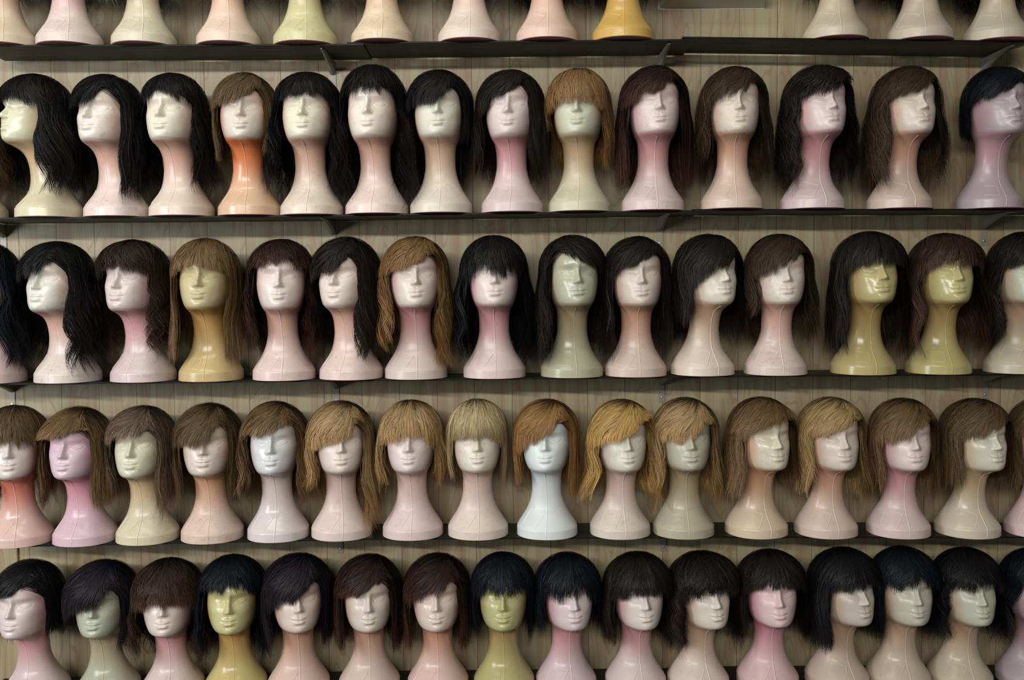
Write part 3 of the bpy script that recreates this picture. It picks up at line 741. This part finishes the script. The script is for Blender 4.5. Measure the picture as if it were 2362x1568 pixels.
DATA = {
1: [  # base px, nose px, pigment, dirt, gloss, wig, what the wig is, extra
 (10, -5, 'flesh', .5, .3, B(.32, (.15, .145, .15), 'grey', **CURL), 'silver grey curly'),
 (162, 145, 'rose pink', .6, .3, B(.32, (.15, .145, .15), 'grey', **CURL), 'shaggy silver grey'),
 (333, 318, 'cream', .8, .5, B(.32, (.145, .14, .14), 'grey', **CURL), 'fuzzy grey'),
 (528, 520, 'salmon', .5, .4, B(.32, (.165, .16, .16), 'grey', **CURL), 'wispy grey'),
 (705, 702, 'straw', .9, .6, B(.32, (.15, .15, .145), 'grey', **CURL), 'frizzy pale grey'),
 (883, 875, 'peach', .9, .4, B(.32, (.165, .16, .16), 'grey', **CURL), 'fine grey'),
 (1083, 1080, 'pale pink', .4, .3, B(.32, (.145, .145, .14), 'grey', **CURL), 'thick ash grey'),
 (1262, 1262, 'salmon', .3, .3, B(.32, (.14, .14, .15), 'black', **WV), 'soft black waved'),
 (1437, 1440, 'amber', .5, .8, B(.32, (.14, .14, .14), 'black', **WV), 'coarse black'),
 (1927, 1950, 'beige', .5, .5, B(.32, (.15, .15, .15), 'black', **WV), 'smooth black'),
 (2120, 2148, 'beige', .4, .4, B(.32, (.15, .15, .15), 'black', **WV), 'plain black'),
 (2297, 2330, 'beige', .4, .4, B(.32, (.14, .12, .12), 'black', **CURL), 'curly black'),
],
2: [
 (-62, -110, 'flesh', .4, .3, L(.32, (.10, .09, .09), 'umber', **CURL), 'dark brown frizzy'),
 (115, 0, 'cream', .3, .8, B(.326, (.11, .09, .08), 'black', br=.03, open=(-60, 56), fwd=-.05, **WV), 'black profile-turned long waved'),
 (271, 192, 'pale pink', .9, .5, L(.310, (.16, .08, .07), 'black', zlow=.306, opn=58, wave=.005, mid=1.05, tip=1.0), 'black smooth long side-swept'),
 (420, 362, 'pale pink', .5, .5, B(.343, (.15, .10, .09), 'black', rag=1.8, br=.01, a=.088, wave=.010, mid=1.16, tip=1.22), 'black short-fringed'),
 (577, 551, 'orange-necked', .3, .9, L(.318, (.17, .15, .18), 'olive', zlow=.305, ztop=.36, a=.088, frizz=.0024, opn=48), 'light brown side-swept'),
 (720, 693, 'pale pink', .8, .4, B(.335, (.09, .08, .07), 'black', bl=.01, rag=1.4, wave=.012, mid=1.20, tip=1.26), 'black full-waved fringe'),
 (870, 843, 'pale pink', .5, .5, B(.350, (.08, .06, .06), 'black', rag=2.6, frizz=.003, wave=.011, mid=1.20, tip=1.24, top=.116), 'black tousled short-fringe'),
 (1018, 1007, 'ivory', .5, .3, L(.306, (.24, .10, .20), 'black', zlow=.296, ztop=.355, opn=47, clump=.3), 'black sleek bob-sided'),
 (1182, 1169, 'rose pink', .4, .4, L(.338, (.15, .10, .11), 'espresso', zlow=.272, opn=43, wave=.007, mid=1.10, tip=1.08), 'black curtain-parted'),
 (1336, 1329, 'cream', .5, .3, B(.308, (.25, .15, .15), 'copper', wave=.007, rag=1.3, mid=1.05, tip=1.0, frizz=.0024, a=.090), 'ginger wavy-fringed'),
 (1505, 1523, 'rose pink', .6, .4, L(.328, (.08, .07, .06), 'auburn', zlow=.290, opn=51, frizz=.0024, mid=1.12, tip=1.10), 'long dark auburn-tipped'),
 (1687, 1708, 'flesh', .7, .4, L(.328, (.15, .11, .10), 'umber', zlow=.298, rag=2.2, wave=.008, mid=1.10, tip=1.06), 'brown highlighted thin-fringed'),
 (1873, 1927, 'rose pink', .3, .5, L(.335, (.09, .09, .09), 'espresso', zlow=.300, ztop=.362, puff=.014, **CURL), 'dark brown curl-fronted'),
 (2073, 2138, 'flesh', .3, .4, L(.335, (.09, .08, .09), 'umber', zlow=.302, ztop=.365, wave=.009, mid=1.15, tip=1.1, frizz=.003), 'soft mid-brown waved'),
 (2280, 2351, 'mauve grey', .2, .6, L(.348, (.23, .22, .24), 'inky', zlow=.300, open=(-80, 70), opn=60, frizz=.0024, a=.088), 'blue-black cropped'),
],
3: [
 (-18, -90, 'rose pink', .4, .4, L(.32, (.08, .07, .06), 'inky', **WV), 'black heavy waved edge-of-row'),
 (158, 73, 'pale pink', .9, .5, L(.310, (.12, .07, .06), 'black', zlow=.300, opn=56, rag=1.6, wave=.012, mid=1.18, tip=1.28, bf=.122), 'black long wavy swept'),
 (332, 259, 'rose pink', .8, .6, B(.332, (.17, .10, .10), 'curlbrown', puff=.012, open=(-62, 58), wave=.009, lam=.082, frizz=.0035, mid=1.12, tip=1.15, rag=1.6), 'dark brown tight-curled'),
 (488, 452, 'mustard', .3, .9, B(.330, (.07, .10, .06), 'mouse', open=(-56, 56), wave=.002, clump=.7, a=.093, mid=1.02, tip=1.12, hw=.9, fwd=.26), 'light brown long straight fringed'),
 (656, 640, 'pale pink', .5, .6, B(.350, (.13, .08, .08), 'auburn', rag=2.2, wave=.006, lam=.085, frizz=.003, mid=1.08, tip=1.0), 'reddish black short-curled-fringe'),
 (811, 764, 'pale pink', .7, .5, L(.308, (.12, .08, .08), 'espresso', zlow=.285, ztop=.365, opn=44, wave=.010, mid=1.08, tip=1.12), 'black open-parted waved'),
 (960, 959, 'rose pink', .3, .5, L(.330, (.11, .08, .05), 'copper', zlow=.305, ztop=.366, opn=49, frizz=.0024, wave=.011, mid=1.10, tip=1.12, fwd=.2), 'copper brown long wavy'),
 (1141, 1141, 'rose pink', .4, .4, B(.315, (.07, .06, .06), 'black', rag=2.8, clump=.8, wave=.010, mid=1.14, tip=1.16), 'black wispy-fringed big waved'),
 (1319, 1336, 'sage green', .4, .9, R(.337, (.07, .06, .07), 'espresso', zlow=.308, ztop=.372, opn=56, wave=.008, mid=1.10, tip=1.12), 'dark brown opposite-parted'),
 (1466, 1483, 'flesh', .6, .4, L(.342, (.10, .08, .09), 'espresso', zlow=.290, ztop=.362, opn=50, wave=.006, mid=1.05, tip=1.02), 'dark brown long swept'),
 (1620, 1681, 'ivory', .4, .4, L(.316, (.17, .11, .12), 'espresso', zlow=.265, ztop=.368, opn=50, wave=.007, mid=1.08, tip=1.05), 'brown-black low-swept'),
 (1788, 1820, 'pale pink', .9, .3, L(.312, (.20, .10, .11), 'umber', zlow=.285, ztop=.364, opn=56, wave=.011, mid=1.08, tip=1.12, puff=.008), 'chestnut lock-fronted'),
 (1990, 2044, 'olive yellow', .2, 1., B(.322, (.08, .07, .07), 'espresso', bf=.118, a=.098, wave=.006, mid=1.08, tip=1.10), 'dark brown heavy blunt-fringed'),
 (2163, 2220, 'olive yellow', .2, 1., B(.326, (.09, .08, .08), 'chestnut', bf=.118, puff=.012, a=.098, wave=.010, mid=1.12, tip=1.16, rag=1.4), 'dark brown rolled-fringe curled'),
 (2345, 2400, 'beige', .3, .5, B(.322, (.10, .09, .09), 'espresso', **WV), 'black last-in-row long'),
],
4: [
 (48, 15, 'coral-necked', .3, .9, B(.318, (.16, .14, .13), 'olive', rag=1.8, wave=.008, open=(-60, 55), mid=1.06, tip=1.0, clump=.7), 'brown wavy-fringed'),
 (198, 135, 'bright pink', .3, .6, L(.342, (.17, .14, .12), 'mouse', zlow=.330, ztop=.362, opn=52, frizz=.0024, bf=.122, flick=.01), 'tawny flicked shag'),
 (342, 293, 'cream', .8, .6, L(.335, (.16, .13, .12), 'ash', zlow=.322, ztop=.364, opn=50, bf=.12, rag=2, frizz=.0024, wave=.006), 'ash brown feather-fringed'),
 (491, 464, 'peach', .9, .4, L(.303, (.14, .13, .12), 'olive', zlow=.298, ztop=.368, opn=50, rag=1.6, wave=.004), 'olive brown straight swept'),
 (643, 621, 'pearl white', .2, 1., L(.338, (.15, .12, .12), 'mouse', zlow=.325, ztop=.362, opn=56, wave=.011, clump=.8, mid=1.06, tip=1.06, rag=1.5), 'tawny locked curtain'),
 (789, 787, 'powder pink', .4, .3, L(.305, (.16, .10, .05), 'honey', zlow=.280, ztop=.362, opn=50, wave=.008, clump=.7, mid=1.04, tip=1.1, frizz=.0024), 'golden long-sided'),
 (953, 940, 'powder pink', .5, .3, B(.316, (.19, .17, .18), 'honey', rag=1.8, wave=.006, mid=1.04, tip=.98, clump=.6), 'golden layered fringed'),
 (1103, 1101, 'powder pink', .5, .3, B(.316, (.19, .17, .16), 'sand', wave=.002, clump=.55, a=.088, mid=1.0, tip=.96, rag=1.2), 'pale blonde straight bowl-fringed'),
 (1262, 1256, 'pure white', .1, .1, L(.309, (.18, .15, .13), 'ginger', zlow=.262, ztop=.366, opn=56, wave=.004, clump=.6, mid=1.0, tip=.98), 'ginger steep-swept'),
 (1430, 1453, 'powder pink', .5, .3, L(.318, (.13, .12, .12), 'gold', zlow=.280, ztop=.368, opn=56, wave=.009, flick=.014, clump=.7, mid=1.02, tip=1.1), 'bright gold flicked'),
 (1576, 1599, 'sage green', .8, .6, L(.304, (.15, .12, .11), 'honey', zlow=.290, ztop=.352, opn=56, wave=.009, clump=.6, mid=1.04, tip=1.06), 'golden brown eye-covering'),
 (1744, 1803, 'peach', .4, .8, L(.352, (.14, .13, .15), 'mouse', zlow=.318, ztop=.368, opn=56, wave=.006, flick=.014, mid=1.04, tip=1.02, rag=1.6), 'mid-brown flick-ended'),
 (1904, 1957, 'flesh', .4, .6, L(.332, (.15, .12, .12), 'blonde', zlow=.305, ztop=.362, opn=56, wave=.008, clump=.6, mid=1.0, tip=1.0), 'ash gold swept'),
 (2071, 2119, 'rose pink', .4, .5, L(.315, (.16, .13, .12), 'mouse', zlow=.285, ztop=.366, opn=56, wave=.006, rag=1.5, clump=.6), 'mouse brown pointed-fringe'),
 (2230, 2312, 'cream', .2, .8, L(.335, (.17, .16, .16), 'olive', zlow=.300, ztop=.364, opn=56, wave=.005, rag=1.4), 'tawny brown smooth bob'),
 (2392, 2440, 'rose pink', .2, .5, L(.335, (.17, .15, .14), 'olive', zlow=.300, wave=.007), 'tawny brown cut-by-frame'),
],
5: [
 (86, 14, 'rose pink', .3, .6, L(.342, (.20, .17, .22), 'black', zlow=.318, ztop=.370, opn=62, a=.094, tip=.9), 'black angled bob'),
 (251, 208, 'sage green', .2, .8, L(.304, (.22, .17, .17), 'violet', zlow=.272, ztop=.356, opn=48, a=.100, frizz=.003, bf=.124, rag=1.4), 'plum brown puffed-side'),
 (400, 371, 'rose pink', .4, .6, B(.308, (.14, .12, .12), 'chestnut', a=.100, frizz=.003, wave=.007, lam=.085, mid=1.08, tip=1.05, bf=.118, rag=1.4), 'reddish brown bushy'),
 (545, 525, 'mustard', .3, 1., B(.348, (.15, .13, .13), 'inky', wave=.006, lam=.082, frizz=.003, mid=1.1, tip=1.08, rag=1.6), 'blue-black curly short-fringe'),
 (690, 690, 'flesh', .2, .4, L(.318, (.16, .15, .16), 'violet', zlow=.275, ztop=.368, opn=50, frizz=.003, a=.098, rag=1.4), 'plum black feathered'),
 (853, 851, 'flesh', .3, .6, L(.340, (.15, .14, .14), 'auburn', zlow=.305, ztop=.366, opn=49, frizz=.0024, mid=1.04, tip=1.0), 'auburn black side-parted'),
 (1011, 1006, 'salmon', .4, .8, L(.328, (.15, .14, .15), 'auburn', zlow=.292, ztop=.362, opn=48, frizz=.003, rag=1.8, mid=1.04, tip=1.0), 'auburn black ragged'),
 (1163, 1160, 'olive yellow', .2, .9, B(.330, (.19, .18, .18), 'inky', rag=2, frizz=.0024, a=.092, mid=.98, tip=.92), 'blue-black pixie'),
 (1306, 1330, 'rose pink', .2, .6, B(.326, (.21, .19, .20), 'inky', rag=2.6, frizz=.003, mid=1.0, tip=.95, a=.096), 'black ragged crop'),
 (1466, 1495, 'rose pink', .3, .4, B(.318, (.16, .14, .14), 'espresso', a=.100, bf=.118, frizz=.003, mid=1.06, tip=1.0), 'black-brown round blunt'),
 (1610, 1662, 'ivory', .4, .4, B(.320, (.16, .14, .14), 'espresso', a=.100, bf=.120, puff=.012, **{k: v for k, v in CURL.items()}), 'brown loose-curl crop'),
 (1770, 1804, 'bright pink', .3, .4, B(.332, (.18, .16, .16), 'espresso', a=.100, bl=-.01, frizz=.0024, mid=1.04, tip=1.0), 'dark brown rounded soft-fringe'),
 (1930, 2005, 'beige', .3, .4, B(.328, (.14, .13, .14), 'black', a=.098, bf=.12, frizz=.0024, mid=1.08, tip=1.05), 'black full rounded'),
 (2071, 2125, 'beige', .5, .7, B(.334, (.20, .17, .17), 'inky', rag=1.6, frizz=.003, mid=1.02, tip=.98), 'jet black notched-fringe'),
 (2213, 2276, 'beige', .3, .7, B(.334, (.17, .15, .15), 'black', rag=1.8, bf=.118, **{k: v for k, v in CURL.items() if k != 'rag'}), 'black curled crop'),
 (2372, 2435, 'mauve grey', .2, .4, B(.33, (.20, .18, .18), 'inky', **WV), 'blue-black edge-of-row'),
],
}

def camspace(p):
    q = Rcam.transposed() @ (Vector(p) - CAM)
    return W / 2 + F * q.x / -q.z, H / 2 - F * q.y / -q.z

rnd = random.Random(7)
n = 0
for row, items in DATA.items():
    for it in items:
        bx, nx, pig, dirt, gloss, wig, desc = it[:7]
        n += 1
        ypx = {1: 98, 2: 492, 3: 872, 4: 1243, 5: 1600}[row]
        if row == 5:      # shoulders are what shows: their centre is read 40 px above the foot
            ypx = 1590
        x = at(bx, ypx, 0.0).x
        z = shelf_z(row, x) + .0014
        ax, _ = camspace((x, 0, z + .287)); al = math.atan((ax - W / 2) / F)
        app = math.asin(max(-1, min(1, (nx - ax) * math.cos(al) / 118.0)))
        yaw = app - al
        sh = SHELF_NAME[row]
        m = bpy.data.objects.new('mannequin_head', None); COL.objects.link(m)
        m.location = (x, 0, z); m.rotation_euler.z = yaw
        sz = (.985 if row == 4 else 1.0) + rnd.uniform(-.010, .010); m.scale = (sz, sz, sz)
        tag(m, '%s mannequin head wearing the %s wig on the %s shelf' % (pig, desc, sh), 'mannequin head', 'mannequin heads on the %s shelf' % sh)
        if wig is WV: pass
        b, f, t = PIG[pig]
        kids = [('bust', ME_BUST), ('moulding_seam', ME_SEAM), ('embossed_panel', ME_PANEL2 if pig in ('olive yellow', 'sage green', 'mustard', 'mauve grey') else ME_PANEL), ('base_plate', ME_PLATE)]
        j = [rnd.uniform(.95, 1.05) for _ in range(3)]
        for nm, me in kids:
            c = link(nm, me, m)
            c['pigment'] = [v * q for v, q in zip(b, j)]; c['face_pigment'] = [v * q for v, q in zip(f, j)]; c['tint'] = list(t)
            c['wear'] = [dirt, gloss, rnd.random() if nm == 'bust' else .5]
            if nm in ('moulding_seam', 'embossed_panel'):
                c['pigment'] = [min(v * 1.12, .8) for v in b]; c['tint'] = [.55 * v + .45 * q for v, q in zip(b, t)]
            if nm == 'base_plate': c['label'] = 'dark pink underside plate'
        w = bpy.data.objects.new('wig', None); COL.objects.link(w)
        w.location = (x, 0, z + .0005); w.rotation_euler.z = yaw; w.scale = (sz, sz, sz)
        tag(w, '%s wig on the %s mannequin head, %s shelf' % (desc, pig, sh), 'wig', 'wigs on the %s shelf' % sh)
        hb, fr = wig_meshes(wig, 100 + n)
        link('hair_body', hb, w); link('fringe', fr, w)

# ------------------------------------------------------------------ light
def area(name, loc, target, sx, sy, power, col):
    d = bpy.data.lights.new(name, 'AREA'); d.shape = 'RECTANGLE'; d.size = sx; d.size_y = sy; d.energy = power; d.color = col
    o = bpy.data.objects.new(name, d); COL.objects.link(o); o.location = loc
    o.rotation_euler = (Vector(target) - Vector(loc)).to_track_quat('-Z', 'Y').to_euler()
    return o
area('shopfront_daylight', (-1.7, -6.0, 3.1), (0, 0, 1.3), 4.2, .14, 235, (1.0, .98, .92))
area('side_window_daylight', (-3.5, -2.8, 1.9), (-.4, 0, 1.3), 1.0, 1.8, 86, (.90, .95, 1.0))
area('door_daylight', (1.9, -6.0, 1.4), (.6, 0, 1.3), 1.4, 2.2, 10, (.93, 1.0, .92))
area('ceiling_tube_light', (-.9, -1.3, 3.6), (-.6, .0, 1.9), 2.2, .2, 20, (.97, 1.0, .86))
wd = bpy.data.worlds.new('shop_ambient'); bpy.context.scene.world = wd; wd.use_nodes = True
bg = wd.node_tree.nodes['Background']; bg.inputs[0].default_value = (.85, .88, .84, 1); bg.inputs[1].default_value = .030

# ------------------------------------------------------------------ camera
cd = bpy.data.cameras.new('camera'); cd.sensor_width = 36; cd.lens = F / W * 36; cd.clip_end = 50
co = bpy.data.objects.new('camera', cd); COL.objects.link(co)
co.matrix_world = Matrix.Translation(CAM) @ Rcam.to_4x4()
bpy.context.scene.camera = co
cy = bpy.context.scene.cycles
cy.max_bounces = 5; cy.diffuse_bounces = 3; cy.glossy_bounces = 2; cy.transmission_bounces = 0; cy.caustics_reflective = False; cy.caustics_refractive = False
vs = bpy.context.scene.view_settings
vs.view_transform = 'Standard'; vs.look = 'None'; vs.gamma = 1; vs.use_curve_mapping = False; vs.exposure = 0.08
